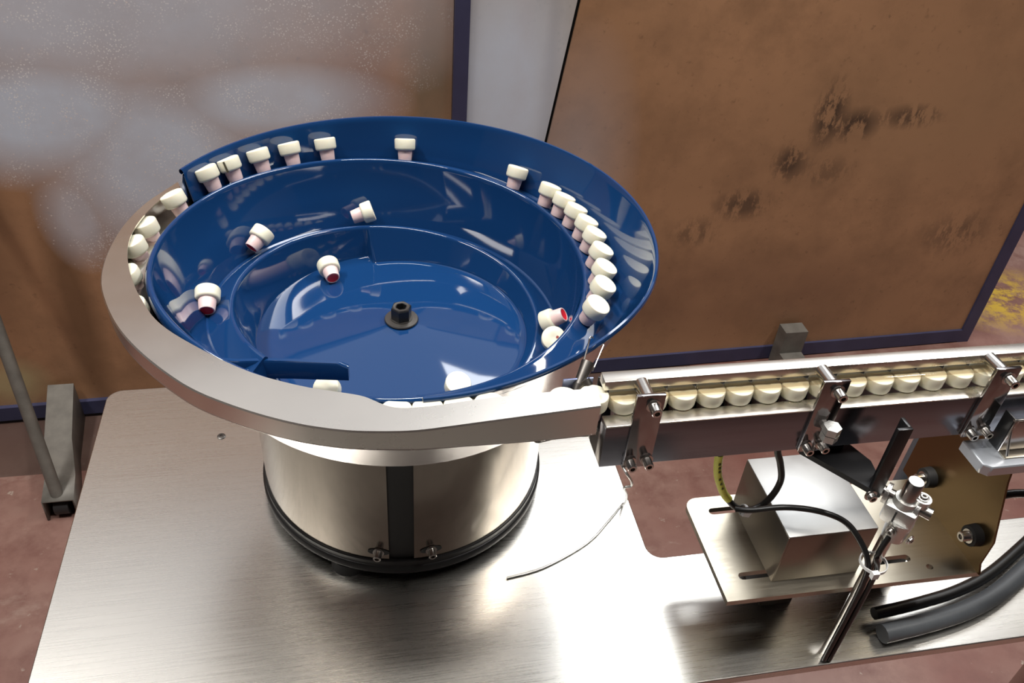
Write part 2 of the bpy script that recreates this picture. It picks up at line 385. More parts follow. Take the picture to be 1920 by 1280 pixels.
# base
bm = B(); lathe(bm,[(0,.8125),(.172,.8125),(.1765,.815),(.1765,.8235),(.1755,.825),(.1745,.8255),(.1745,.833),(.1735,.834),(0,.834)],96,TA); obj('base_ring', fix(bm), 'black', F)
for a in (-28,92,212):
    bm = B(); p = pol(.158,D(a),0); cyl(bm,(p[0],p[1],.8),(p[0],p[1],.813),.022,.019,24); obj('rubber_foot', bm, 'rubber', F)
bm = B(); lathe(bm,[(.1695,.834),(.1695,1.004),(.1712,1.005),(.1712,1.0135),(.168,1.015),(.12,1.02),(0,1.02)],96,TA); obj('drum_core', fix(bm), 'black', F)
def drumpanel(a0,a1):
    bm = B(); n = 40; r0, r1 = .1703,.1722
    for i in range(n+1):
        t = D(a0+(a1-a0)*i/n)
        for r in (r0,r1):
            for z in (.8345,1.0035): bm.verts.new(pol(r,t,z))
    bm.verts.ensure_lookup_table()
    V = lambda i,r,z: bm.verts[i*4+r*2+z]
    for i in range(n):
        bm.faces.new((V(i,1,0),V(i+1,1,0),V(i+1,1,1),V(i,1,1))); bm.faces.new((V(i,0,0),V(i,0,1),V(i+1,0,1),V(i+1,0,0)))
        bm.faces.new((V(i,0,1),V(i,1,1),V(i+1,1,1),V(i+1,0,1))); bm.faces.new((V(i,0,0),V(i+1,0,0),V(i+1,1,0),V(i,1,0)))
    bm.faces.new((V(0,0,0),V(0,1,0),V(0,1,1),V(0,0,1))); bm.faces.new((V(n,0,0),V(n,0,1),V(n,1,1),V(n,1,0)))
    return obj('drum_panel', fix(bm), 'polish', F, 50)
S_ = 9.3
for k in range(3):
    c0 = -5.4+120*k
    drumpanel(c0+S_/2, c0+120-S_/2)
def slotted(a):
    p = Vector(pol(.1723,D(a),.8475)); d = Vector((math.sin(D(a)),-math.cos(D(a)),0))
    bm = B(); t_ = Vector((math.cos(D(a)),math.sin(D(a)),0))
    q = d.to_track_quat('Z','Y').to_matrix().to_4x4(); q.translation = p
    cyl(bm,(-.0,0,0),(0,0,.0006),.0065,n=20)
    for v in bm.verts: v.co = p+t_*(v.co.x*1.9)+Vector((0,0,1))*v.co.y*.8+d*v.co.z
    obj('slot', bm, 'socket', F)
    screw(F, p+d*.0006, d, .0045, .0105)
slotted(-13.9); slotted(5.6)
# the blue bowl: floor, first track, second track, outer wall
ZF = 1.0287
def lerp(a,b,k): return a+(b-a)*k
def smooth(a,b,x): x = max(0,min(1,(x-a)/(b-a))); return x*x*(3-2*x)
def inner_profile(deg):
    t = D(deg)
    Rf = lerp(.1445,.1615,smooth(189.5,191,deg))
    r1,z1 = lip1(t); r2,z2 = lip2(t)
    z1 = max(z1,ZF+.0005); r1 = max(r1,Rf+.0035)
    r1o, z1o = r1+.028, max(z1-.016,ZF+.0005)
    if deg > 311:
        k = smooth(311,313,deg)
        z1 = lerp(z1,ZF+.0005,k); z1o = lerp(z1o,ZF+.001,k); r1 = lerp(r1,Rf+.012,k)
        r1o = lerp(r1o,.2,k)
    p = []
    for q in (.06,.25,.45,.65,.82,.93): p.append((.1445*q, ZF+.0165*(1-q**1.25)))
    p += [(Rf-.004,ZF+.0004),(Rf-.001,ZF+.0012),(Rf,ZF+.004 if z1 > ZF+.006 else ZF+.0004)]
    h = min(.004, max(.0002,(z1-ZF)*.3))
    p += [(r1-.0032,z1-h),(r1-.0024,z1-h*.35),(r1-.0008,z1),(r1+.001,z1),(r1+.003,z1-min(.0012,h*.3))]
    p += [(lerp(r1,r1o,.5),lerp(z1,z1o,.52)),(r1o-.003,z1o),(r1o-.0008,z1o+.0009),(r1o,z1o+.0035)]
    p += [(lerp(r1o,r2-.0032,.5),lerp(z1o+.0035,z2-.0055,.5)),(r2-.0032,z2-.0055),(r2-.0028,z2-.0018),(r2-.0012,z2),(r2+.0008,z2),(r2+.0024,z2-.0016)]
    k = 0 if deg < 239 else 1-.75*sst(330,350,deg)
    p += [(r2+.0024+.0014*k,z2-.0016-.0022*k),(r2+.0024+.0016*k,z2-.0017-.009*k)]
    return p
def outer_profile(deg):
    t = D(deg); r2,z2 = lip2(t)
    k = smooth(25,60,deg)
    r2o = lerp(.220, r2+.026, k); z2o = z2-.013
    kf = front(t)*DZ; R = .2668-kf*1.05; ZR = -kf
    if r2o > R-.008: r2o = R-.008
    p = [(r2+.0024,z2-.0016),(r2+.006,z2-.0035),(lerp(r2,r2o,.5),lerp(z2,z2o,.55)),(r2o-.003,z2o),(r2o-.0006,z2o+.001),(r2o,z2o+.004)]
    p += [(lerp(r2o,R-.0015,.5),lerp(z2o,1.163+ZR,.5)),(R-.0015,1.163+ZR),(R-.0005,1.167+ZR),(R+.0012,1.1693+ZR),(R+.0034,1.1693+ZR),(R+.0048,1.1672+ZR),(R+.0044,1.1645+ZR),(R+.002,1.163+ZR)]
    return p
def sweep(bm, prof, degs, closed=False):
    rows = [[bm.verts.new(pol(r,D(d),z)) for r,z in prof(d)] for d in degs]
    pairs = list(zip(rows,rows[1:]))
    if closed: pairs.append((rows[-1],rows[0]))
    for A_,B_ in pairs:
        for i in range(len(A_)-1): bm.faces.new((A_[i],B_[i],B_[i+1],A_[i+1]))
    return rows
degs = sorted(set([i*2.5 for i in range(0,144)]+[189.5,189.9,190.3,190.7,191,310.8,311,311.5,312,312.5,313,359.9]))
bm = B(); rows = sweep(bm, inner_profile, degs, True)
cv = bm.verts.new((AX[0],AX[1],ZF+.0168))
for A_,B_ in zip(rows,rows[1:]+rows[:1]): bm.faces.new((cv,B_[0],A_[0]))
sweep(bm, outer_profile, [i*2.5 for i in range(0,97)])
ep = outer_profile(240); ap = [bm.verts.new(pol(r,D(240),z)) for r,z in ep[:8]]+[bm.verts.new(pol(r+.0016,D(240),z-.001)) for r,z in reversed(ep[:8])]
bm.faces.new(ap)
bmesh.ops.recalc_face_normals(bm, faces=bm.faces)
BOWL = obj('bowl', bm, 'blue', F, 50)
# tongue that throws the pieces back to the middle of the bowl
tp = [(-.132,.660),(-.1129,.6554),(-.0813,.6535),(-.0613,.6505),(-.0413,.6467),(-.022,.6432),(-.0082,.6408)]
bm = B()
def ribbon(bm, pts, half, prof):
    rows = []
    for i,(x,y) in enumerate(pts):
        a_, b_ = pts[max(i-1,0)], pts[min(i+1,len(pts)-1)]
        d = Vector((b_[0]-a_[0],b_[1]-a_[1])).normalized(); n_ = Vector((-d.y,d.x))
        rows.append([bm.verts.new((x+n_.x*o,y+n_.y*o,z)) for o,z in prof(i/(len(pts)-1))])
    for A_,B_ in zip(rows,rows[1:]):
        for i in range(len(A_)): bm.faces.new((A_[i],A_[(i+1)%len(A_)],B_[(i+1)%len(A_)],B_[i]))
    bm.faces.new(rows[0]); bm.faces.new(rows[-1][::-1])
def resamp(pts, n):
    L_ = [0]
    for a_,b_ in zip(pts,pts[1:]): L_.append(L_[-1]+math.dist(a_,b_))
    out = []
    for k in range(n):
        s = L_[-1]*k/(n-1); i = max(j for j in range(len(L_)) if L_[j] <= s+1e-9); i = min(i,len(pts)-2)
        f = (s-L_[i])/(L_[i+1]-L_[i]); out.append(tuple(lerp(pts[i][q],pts[i+1][q],f) for q in range(len(pts[0]))))
    return out
ribbon(bm, resamp(tp,24), .003, lambda s: [(-.003,1.074+.003*s),(.003,1.074+.003*s),(.003,1.095-.004*smooth(.93,1,s)),(.0018,1.0972-.004*smooth(.93,1,s)),(-.0018,1.0972-.004*smooth(.93,1,s)),(-.003,1.095-.004*smooth(.93,1,s))])
obj('return_tongue', fix(bm), 'blue', F, 60)
# wall end below the tongue and under the first track
bm = B(); pr = inner_profile(310.8)
vs = [bm.verts.new(pol(r,D(311.2),z)) for r,z in pr[8:18]]+[bm.verts.new(pol(r,D(311.2),ZF)) for r,z in (pr[17],pr[8])]
bm.faces.new(vs); obj('track_end', bm, 'blue', F, 0)
# steel skin under the bowl
def shell(deg):
    k = front(D(deg))*DZ
    q = smooth(95,190,deg) if deg < 240 else 1
    if deg <= 240 or deg >= 348:
        ra, rb = (.265,.263) if deg >= 240 else (lerp(.258,.2655,q),lerp(.243,.264,q))
        if deg < 60: f = smooth(0,60,deg); ra, rb = lerp(.265,.258,f), lerp(.263,.243,f)
        top = [(.2672-k*1.05,1.1635-k),(ra-k*1.25,1.148-k),(rb-k*1.25 if deg < 30 or deg > 240 else max(rb-k*1.25,.236),1.105)]
    else:
        top = [(.2672-k*1.6,1.115),(.2668-k*1.6,1.112),(.265-k*1.6,1.105)]
    return top+[(.222-k*.3,1.058),(.205,1.022),(.168,1.018)]
bm = B(); sweep(bm, shell, [i*4 for i in range(90)], True); obj('outer_skin', bm, 'steel', F, 45)
# centre nut and washer
NZ = ZF+.0165
bm = B(); lathe(bm,[(0,0),(.0185,0),(.0192,.0007),(.0185,.0018),(.0125,.0022),(.0125,.003),(0,.003)],36,Matrix.Translation((AX[0],AX[1],NZ-.0004))); wsh = obj('washer', fix(bm), 'zinc', F)
bm = B()
lathe(bm,[(.0118,.0018),(.0118,.016),(.0108,.0175),(.0062,.0175),(.0062,.010),(0,.010)],6,Matrix.Translation((AX[0],AX[1],NZ))@Matrix.Rotation(D(12),4,'Z'))
nut = obj('centre_nut', fix(bm), 'black', F, 20)
bm = B(); lathe(bm,[(.0066,.0176),(.009,.0178),(.0088,.0172)],28,Matrix.Translation((AX[0],AX[1],NZ))); obj('nut_face', bm, 'zinc', nut)
# steel exit track: cover flange, outer wall, channel floor
OUT = [(-0.1895, 0.9268, 1.1452), (-0.2014, 0.9037, 1.1465), (-0.2179, 0.8749, 1.1476), (-0.2333, 0.8259, 1.1485), (-0.2389, 0.7695, 1.1493), (-0.2359, 0.721, 1.1503), (-0.2226, 0.6789, 1.1513), (-0.2055, 0.6408, 1.1524), (-0.1823, 0.6051, 1.1533), (-0.1565, 0.5732, 1.1544), (-0.1331, 0.5498, 1.154), (-0.1039, 0.5301, 1.1535), (-0.0758, 0.5141, 1.1531), (-0.0481, 0.5015, 1.1527), (-0.027, 0.4948, 1.1523), (-0.007, 0.4897, 1.1521), (0.0207, 0.4862, 1.152), (0.0373, 0.485, 1.152), (0.0514, 0.4851, 1.152), (0.0803, 0.4874, 1.152), (0.1397, 0.4921, 1.152), (0.1987, 0.4966, 1.152)]
INN = [(-0.1851, 0.9141, 1.1451), (-0.2029, 0.8848, 1.1462), (-0.218, 0.8382, 1.1471), (-0.2221, 0.7972, 1.1481), (-0.2159, 0.7527, 1.149), (-0.2014, 0.707, 1.15), (-0.189, 0.6786, 1.1511), (-0.1741, 0.6489, 1.1522), (-0.148, 0.6189, 1.1532), (-0.0925, 0.5695, 1.1537), (-0.0486, 0.548, 1.1529), (-0.0255, 0.5402, 1.1525), (-0.0055, 0.5342, 1.1522), (0.005, 0.53, 1.152), (0.0125, 0.524, 1.152), (0.0198, 0.518, 1.152), (0.0282, 0.514, 1.152), (0.0367, 0.5124, 1.152), (0.0541, 0.5124, 1.152), (0.0616, 0.5129, 1.152), (0.1143, 0.5184, 1.152), (0.2017, 0.5199, 1.152)]
def chaikin(p, k=2):
    for _ in range(k):
        q = [p[0]]
        for a_,b_ in zip(p,p[1:]):
            q += [tuple(lerp(u,v,.25) for u,v in zip(a_,b_)), tuple(lerp(u,v,.75) for u,v in zip(a_,b_))]
        p = q+[p[-1]]
    return p
NS = 150
O_ = resamp(chaikin(OUT),NS); I_ = resamp(chaikin(INN),NS)
bm = B(); rows = []
for i in range(NS):
    o, n_ = Vector(O_[i]), Vector(I_[i])
    d = (o-n_); d.z = 0; d.normalize()
    rows.append([bm.verts.new(v) for v in (n_+Vector((0,0,-.0016)), n_, o-d*.0012, o+Vector((0,0,-.0012)), o+Vector((0,0,-.0016))-d*.0016)])
for A_,B_ in zip(rows,rows[1:]):
    for k in range(5): bm.faces.new((A_[k],A_[(k+1)%5],B_[(k+1)%5],B_[k]))
bm.faces.new(rows[0]); bm.faces.new(rows[-1][::-1])
ST = obj('exit_track_flange', fix(bm), 'flange', F, 35)
def wallh(s): return lerp(.024,.021,smooth(0,.55,s)) if s < .7 else lerp(.021,.034,smooth(.74,1,s))
bm = B(); rows = []
for i in range(NS):
    o = Vector(O_[i]); n_ = Vector(I_[i]); d = (o-n_); d.z = 0; d.normalize(); s = i/(NS-1); h = wallh(s)
    a_ = o-d*.0004-Vector((0,0,.0016)); b_ = o-d*.0012-Vector((0,0,h))
    rows.append([bm.verts.new(v) for v in (a_,b_,b_-d*.0014,a_-d*.0014)])
for A_,B_ in zip(rows,rows[1:]):
    for k in range(4): bm.faces.new((A_[k],A_[(k+1)%4],B_[(k+1)%4],B_[k]))
bm.faces.new(rows[0]); bm.faces.new(rows[-1][::-1])
obj('exit_track_wall', fix(bm), 'flange', F, 35)
bm = B(); rows = []
for i in range(NS):
    o = Vector(O_[i]); n_ = Vector(I_[i]); d = (o-n_); d.z = 0; d.normalize(); s = i/(NS-1); h = wallh(s)
    th = (math.atan2(o.y-AX[1],o.x-AX[0])+PI/2)%(2*PI)
    zb = o.z-h+.001
    if th > 3.5 and th < D(349):
        r2,z2 = lip2(th); inn = Vector(pol(r2+.003,th,min(z2-.008,lerp(1.126,1.122,smooth(D(243),D(300),th)))))
        mid = (o-d*.004).lerp(inn,.5); mid.z = lerp(zb,inn.z,.45)-.002
    else:
        inn = Vector((o.x,max(.538,o.y+.03),1.122)); mid = Vector((o.x,.5235,1.1095)) 
    rows.append([bm.verts.new(v) for v in (Vector((o.x,o.y,zb))-d*.0012, mid, inn)])
for A_,B_ in zip(rows,rows[1:]):
    for k in range(2): bm.faces.new((A_[k],A_[k+1],B_[k+1],B_[k]))
o = obj('exit_track_floor', fix(bm), 'flange', F, 50); o.modifiers.new('s','SOLIDIFY').thickness = .001
# rear guide of the straight exit and skirt brackets below the rim
boxobj('rear_guide',(.0953,.5385,1.118),(.176,.540,1.128),'steel',F,.0004)
boxobj('end_guide',(.1765,.5385,1.118),(.204,.5405,1.147),'bluereflection',F,.0004)
boxobj('skirt_bracket',(.140,.5405,1.090),(.166,.551,1.119),'black',F,.001,None)
# air nozzle under the rim
NZL = thing('air_fitting','small dark air fitting with steel nozzle and wire clip under the right rim','air fitting',(.21,.585,1.11))
bm = B(); cyl(bm,(.2045,.5905,1.1335),(.1935,.575,1.121),.0062,.0048,16); cyl(bm,(.1935,.575,1.121),(.189,.5685,1.1165),.0055,.003,16); obj('valve_body', bm, 'zinc', NZL)
bm = B(); cyl(bm,(.189,.5685,1.1165),(.185,.5625,1.112),.0022,n=12); cyl(bm,(.1862,.5645,1.1135),(.183,.56,1.1095),.0034,n=12); obj('nozzle', bm, 'bolt', NZL)
bm = B(); cyl(bm,(.198,.578,1.124),(.206,.567,1.110),.0062,n=16); cyl(bm,(.206,.567,1.110),(.2085,.5635,1.105),.0032,n=12); obj('elbow', bm, 'zinc', NZL)
bm = B(); tube(bm,[(.199,.589,1.129),(.207,.604,1.142),(.2095,.609,1.147),(.213,.610,1.145)],.0008,6,4); tube(bm,[(.2085,.586,1.127),(.2185,.600,1.137),(.222,.605,1.1405)],.0006,6,4); obj('wire_clip', bm, 'bolt', NZL)
NZL.location = NZL.location+Vector((-.003,-.038,.020))
bm = B(); tube(bm,[(.193,.664,.945),(.198,.657,.950),(.228,.662,.950),(.259,.658,.952),(.30,.640,.975),(.34,.60,1.02),(.36,.54,1.0751)],.0016,8,6); wr = obj('thin_tube', bm, 'bolt'); wr['label']='thin grey air tube leaving the right side of the drum'; wr['category']='tube'

# ------------------------------------------------------------------ linear feeder track
LF = thing('linear_feeder_track','stainless steel straight track carrying a row of white caps to the right','conveyor',(.2077,.52,1.075))
XE = 1.0
bm = B(); box(bm,(.2077,.4985,1.0753),(XE,.5130,1.1235),bev=.0004); box(bm,(.2077,.5325,1.0753),(XE,.5460,1.1235),bev=.0004); box(bm,(.2077,.5130,1.0753),(XE,.5325,1.105)); obj('body', fix(bm), 'bodysteel', LF, 30)
boxobj('track_strip',(.2077,.4985,1.1236),(XE,.5130,1.1252),'flange',LF,.0004); boxobj('track_strip',(.2077,.5325,1.1236),(XE,.5384,1.1252),'flange',LF,.0004)  # top of the same body, given a brighter steel for its lit look
boxobj('rear_guide',(.2085,.5385,1.1252),(XE,.5405,1.147),'darksteel',LF,.0004)
boxobj('top_rail',(.2085,.5215,1.1465),(XE,.5352,1.1565),'flange',LF,.0006)
boxobj('clear_cover',(.2135,.5135,1.1418),(XE,.5212,1.1448),'acrylic',LF,.0003)
for i, cx in enumerate((.2415,.4125,.5845,.7600)):
    lean = .006 if i else 0
    mt = Matrix.Identity(4)
    cp = boxobj('clip_plate',(cx-.0128,.4945,1.0755),(cx+.0128,.4983,1.1618),'clipsteel',LF,.0005)
    screw(cp,(cx+.003,.4945,1.1505),(0,-1,0),.0046,.011)
    screw(cp,(cx-.0075,.4945,1.0835),(0,-1,0),.0042,.010); screw(cp,(cx+.008,.4945,1.0845),(0,-1,0),.0042,.010)
    bm = B(); cyl(bm,(cx,.4984,1.1535),(cx,.5216,1.1528),.0062,n=24); obj('standoff', bm, 'bolt', cp)
cp = [o for o in LF.children if o.name.startswith('clip_plate')][1]
bm = B()
for k,(za,zb) in enumerate(((1.110,1.1175),(1.102,1.1092))): cyl(bm,(cx*0+.4165,.4840,za),(.4165,.4840,zb),.0082,n=6)
cyl(bm,(.4165,.4945,1.109),(.4165,.480,1.109),.004,n=12)
obj('hex_coupling', bm, 'alu', cp, 30)
screw(LF,(.4647,.4985,1.1185),(0,-1,0),.0038,.002,'countersunk_screw')
screw(LF,(.407,.4945,1.1),(0,-1,0),.0001,.0001,'countersunk_screw').hide_render = False
for o in list(LF.children):
    if o.name == 'countersunk_screw.001' : bpy.data.objects.remove(o)
for x in (.95,):
    boxobj('support_column',(x-.03,.5,.8),(x+.03,.545,1.0753),'plate',LF,.001)

# ------------------------------------------------------------------ drive, plate and bracket below the track
PL = thing('mounting_plate','flat beige-grey steel plate with long slots under the linear track','plate',(.5,.525,.8))
bm = B()
pout = arc(.372,.582,.013,180,90,6)[::1]
outl = [(.357,.4585)]+[(.650,.4565)]+[(.650,.5925)]+[(p[0],p[1]) for p in reversed(arc(.372,.5815,.0145,180,90,6))]
def slot_pts(x0,x1,yc,r,n=6):
    return arc(x0+r,yc,r,90,270,n)+arc(x1-r,yc,r,-90,90,n)
vo = [bm.verts.new((x,y,.9)) for x,y in outl]
edges = [bm.edges.new((vo[i],vo[(i+1)%len(vo)])) for i in range(len(vo))]
for s in (slot_pts(.3805,.440,.5743,.0045),slot_pts(.3805,.440,.4863,.0045),slot_pts(.528,.5805,.4848,.0045),slot_pts(.5920,.5995,.4705,.0036)):
    vv = [bm.verts.new((x,y,.9)) for x,y in s]; edges += [bm.edges.new((vv[i],vv[(i+1)%len(vv)])) for i in range(len(vv))]
bmesh.ops.triangle_fill(bm, use_beauty=True, use_dissolve=False, edges=edges)
bmesh.ops.recalc_face_normals(bm, faces=bm.faces)
if bm.faces[:][0].normal.z < 0: bmesh.ops.reverse_faces(bm, faces=bm.faces)
r = bmesh.ops.extrude_face_region(bm, geom=bm.faces[:])
bmesh.ops.translate(bm, verts=[v for v in r['geom'] if isinstance(v,bmesh.types.BMVert)], vec=(0,0,-.007))
obj('plate', fix(bm), 'plate', PL, 30)
for x,y in ((.46,.54),(.60,.55)):
    boxobj('spacer',(x-.02,y-.03,.8),(x+.02,y+.03,.8929),'black',PL,.001)
DR = thing('drive_cover','folded sheet steel cover with pale matt top standing on the slotted plate','cover',(.46,.53,.9))
bm = B()
zt = .9726; X0,X1,Y0,Y1 = .4125,.511,.4755,.583
for lo,hi in (((X0,Y0,zt-.0018),(X1,Y1,zt)),): box(bm,lo,hi,bev=.0008)
obj('top_sheet', fix(bm), 'matte_steel', DR)
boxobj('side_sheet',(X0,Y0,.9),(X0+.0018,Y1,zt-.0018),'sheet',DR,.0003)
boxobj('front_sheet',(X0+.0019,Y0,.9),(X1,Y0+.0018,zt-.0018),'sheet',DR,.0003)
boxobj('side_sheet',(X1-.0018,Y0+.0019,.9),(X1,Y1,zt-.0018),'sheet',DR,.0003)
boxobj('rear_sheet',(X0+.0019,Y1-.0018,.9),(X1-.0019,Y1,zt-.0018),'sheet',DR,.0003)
# vertical bracket with rubber mounts
VB = thing('motor_bracket','upright golden-brown reflecting steel bracket with two black rubber mounts at right','bracket',(.65,.52,.9))
bm = B()
prof = [(.4535,.9),(.4592,.9115),(.4592,.9460),(.4820,1.0140),(.4900,1.0530),(.6070,1.0530),(.6070,.9)]
vs = [bm.verts.new((x,y,z)) for x in (.644,.6465) for y,z in prof]; n = len(prof)
bm.faces.new(vs[:n]); bm.faces.new(vs[n:][::-1])
for i in range(n): bm.faces.new((vs[i],vs[(i+1)%n],vs[n+(i+1)%n],vs[n+i]))
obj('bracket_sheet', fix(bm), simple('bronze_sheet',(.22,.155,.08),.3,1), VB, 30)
for y,z in ((.5665,.9315),(.480,.9345)):
    bm = B(); cyl(bm,(.644,y,z),(.634,y,z),.0125,.0115,24); rm = obj('rubber_mount', bm, 'rubber', VB)
    screw(rm,(.634,y,z),(-1,0,0),.0055,.010)
PP = B(); cyl(PP,(.672,.625,.8),(.672,.625,1.05),.0115,n=24); pp = obj('grey_pipe', PP, 'greypipe'); pp['label']='dark blue-grey upright pipe behind the golden bracket'; pp['category']='pipe'
# block and guard at the right edge
BK = thing('support_block','pale bluish aluminium block with chamfered corner under the right end of the track','block',(.6,.49,1.05))
bm = B(); prism(bm,[(.5785,.4650),(.5855,.4590),(.760,.4590),(.760,.4975),(.5785,.4975)],1.056,1.0685); o = obj('block', fix(bm), 'blueblock', BK, 30)
bv = o.modifiers.new('b','BEVEL'); bv.width=.0012; bv.segments=1; bv.limit_method='ANGLE'
boxobj('under_pad',(.626,.470,1.043),(.74,.50,1.056),'rubber',BK,.001)
GD = thing('steel_guard','bent polished steel guard standing on the pale block at the right edge','guard',(.65,.48,1.0685))
gp = [(.6045,.4955),(.6045,.488),(.6065,.4845),(.74,.4845)]
bm = B()
box(bm,(.6045,.478,1.0686),(.745,.4800,1.1080),bev=.0008); obj('front_sheet', fix(bm), 'steel', GD)
bm = B(); box(bm,(.6045,.4802,1.0686),(.6065,.4940,1.1100),bev=.0006); obj('side_sheet', fix(bm), 'black', GD)
bm = B(); box(bm,(.6045,.468,1.0686),(.745,.4778,1.0702),bev=.0005); obj('base_fold', fix(bm), 'plate', GD)
bm = B(); tube(bm,[(.606,.469,1.072),(.606,.478,1.095),(.608,.479,1.1085),(.614,.479,1.1095),(.74,.479,1.1095)],.0013,8,6); obj('rolled_edge', bm, 'bolt', GD)

# black sensor bracket
SB = thing('sensor_bracket','matt black angle bracket with a flat arm and an upright arm below the track','bracket',(.455,.48,1.05))
bm = B(); prism(bm,[(.4129,.5079),(.4129,.5160),(.4650,.5160),(.4650,.5085),(.4745,.4860),(.4700,.4530),(.4555,.4530)],1.0580,1.0640)
box(bm,(.42,.505,1.064),(.455,.516,1.0752)); obj('flat_arm', fix(bm), 'blackgloss', SB, 30)
bm = B(); box(bm,(.4560,.4525,1.0500),(.4702,.4560,1.1385),bev=.0004); box(bm,(.4668,.4560,1.0640),(.4702,.4680,1.1385),bev=.0004); obj('upright_arm', fix(bm), 'blackgloss', SB, 30)
screw(SB,(.4585,.4525,1.0555),(0,-1,0),.0042,.006)
# rod clamp
RC = thing('rod_clamp','cast aluminium cross clamp joining a level rod and an upright rod','clamp',(.494,.447,.8))
rx, ry = .4945,.4465
bm = B(); cyl(bm,(rx,ry,.8),(rx,ry,1.028),.0062,n=24); obj('upright_rod', bm, 'bolt', RC)
bm = B(); lathe(bm,[(.0078,1.03),(.0078,1.0745),(.0068,1.0758),(0,1.0758)],24,Matrix.Translation((rx,ry,0))); obj('clamp_hub', fix(bm), 'bolt', RC)
hd = Vector((.0354,-.0391,0)).normalized(); hc = Vector((.4945,.4505,1.045)); hn = Vector((-hd.y,hd.x,0))
bm = B(); cyl(bm,hc-hd*.027,hc+hd*.027,.0058,n=24); obj('level_rod', bm, 'bolt', RC)
bm = B()
q = Matrix.Translation((rx,ry,1.040))@Matrix.Rotation(math.atan2(hd.y,hd.x),4,'Z')
box(bm,(-.015,-.0135,-.0165),(.015,.0135,.006),q,bev=.004)
cyl(bm,hc-hd*.0165,hc-hd*.0125,.0105,n=24); cyl(bm,hc+hd*.0125,hc+hd*.0165,.0105,n=24)
cyl(bm,(rx,ry,1.044),(rx,ry,1.053),.0118,.0108,28)
cyl(bm,Vector((rx,ry,1.050))+hn*.004+hd*.0115,Vector((rx,ry,1.058))+hn*.004+hd*.0115,.0078,n=24)
cyl(bm,(rx-.001,ry-.006,1.006),(rx-.001,ry-.006,1.030),.0105,.012,24)
CB = obj('clamp_body', fix(bm), 'alu', RC, 35)
bm = B(); box(bm,(-.0035,-.0141,-.0160),(-.0018,-.0130,.0035),q); obj('clamp_slit', bm, 'socket', CB)
p = Vector((rx,ry,1.058))+hn*.004+hd*.0115; screw(CB,p,(0,0,1),.0036,.003)
screw(CB,(rx-.012,ry-.012,1.022),(-.8,-.6,0),.0036,.004); screw(CB,(rx+.008,ry-.0165,1.012),(.3,-1,0),.0034,.003)
# sensor cable with ties and marker
CA = thing('sensor_cable','thin black sensor cable looping below the track with a yellow marker sleeve','cable',(.34,.47,1.03))
lp = [(.3325,.515,1.0745),(.3332,.515,1.0550),(.3383,.515,1.0305),(.3490,.514,1.0059),(.3676,.510,.9835),(.3915,.514,.9745),(.4053,.515,.9886),(.4093,.515,1.0136),(.4015,.515,1.0392),(.3940,.515,1.0560),(.3900,.515,1.0745)]
bm = B(); tube(bm,lp,.0034,10,8); obj('cable_loop', bm, 'cable', CA)
bm = B(); tube(bm,[(.3616,.5035,.9900),(.3763,.4975,.9935),(.4046,.4900,1.0022),(.4332,.480,1.0049),(.4588,.470,.9986),(.4700,.455,.9900),(.4790,.4385,.9700),(.4830,.4350,.9300),(.4840,.4350,.802)],.0030,10,8); obj('cable_run', bm, 'cable', CA)
bm = B(); tube(bm,[(.4850,.4360,1.012),(.4800,.4330,.985),(.4890,.4330,.95),(.4900,.4340,.802)],.0027,10,6); obj('cable_run', bm, 'cable', CA)
bm = B(); tube(bm,[(.3332,.515,1.0600),(.3341,.515,1.0500),(.3383,.515,1.0305),(.3490,.514,1.0059),(.3570,.5125,.9950)],.0041,12,8); mk = obj('marker_sleeve', bm, 'yellow', CA); mk['label'] = 'yellow marker sleeve with tiny dark print'
bm = B()
mp_ = [(.3341,1.0500),(.3383,1.0305),(.3490,1.0059),(.3570,.9950)]
for k in range(12):
    f = k/11*3; a_ = min(int(f),2); f -= a_
    x = lerp(mp_[a_][0],mp_[a_+1][0],f); z = lerp(mp_[a_][1],mp_[a_+1][1],f)
    if k%4 != 3: box(bm,(x-.0010,.5100,z-.0011),(x+.0010,.5112,z+.0011))
obj('print', bm, 'ink', mk)
bm = B(); q = Matrix.Translation((.3735,.5065,.9835))@Matrix.Rotation(D(20),4,'Y'); lathe(bm,[(.0052,-.0017),(.0060,-.0017),(.0060,.0017),(.0052,.0017)],16,q@Matrix.Rotation(D(90),4,'Y')); box(bm,(-.004,-.0075,-.002),(.004,-.0040,.005),q); obj('cable_tie', fix(bm), 'white', CA)
bm = B(); q = Matrix.Translation((.4890,.4415,.9640)); lathe(bm,[(.0125,-.0018),(.0137,-.0018),(.0137,.0018),(.0125,.0018)],24,q); box(bm,(-.010,-.0165,-.004),(-.003,-.0115,.004),q); obj('cable_tie', fix(bm), 'white', CA)
bm = B(); tube(bm,[(.2290,.50,1.0751),(.2310,.49,1.0740),(.2365,.488,1.0650),(.2385,.49,1.0560),(.2345,.495,1.048),(.2600,.54,.985),(.2900,.60,.90),(.3180,.665,.815),(.3240,.678,.8018),(.300,.655,.8016),(.2624,.6229,.8016),(.203,.5952,.8016),(.1564,.5862,.8016)],.0013,8,6); wr = obj('thin_cable', bm, 'alu'); wr['label']='thin grey cable hooking below the first clip plate, table stretch drawn for a shadow line'; wr['category']='cable'  # stretch lying on the table stands in for a soft shadow line
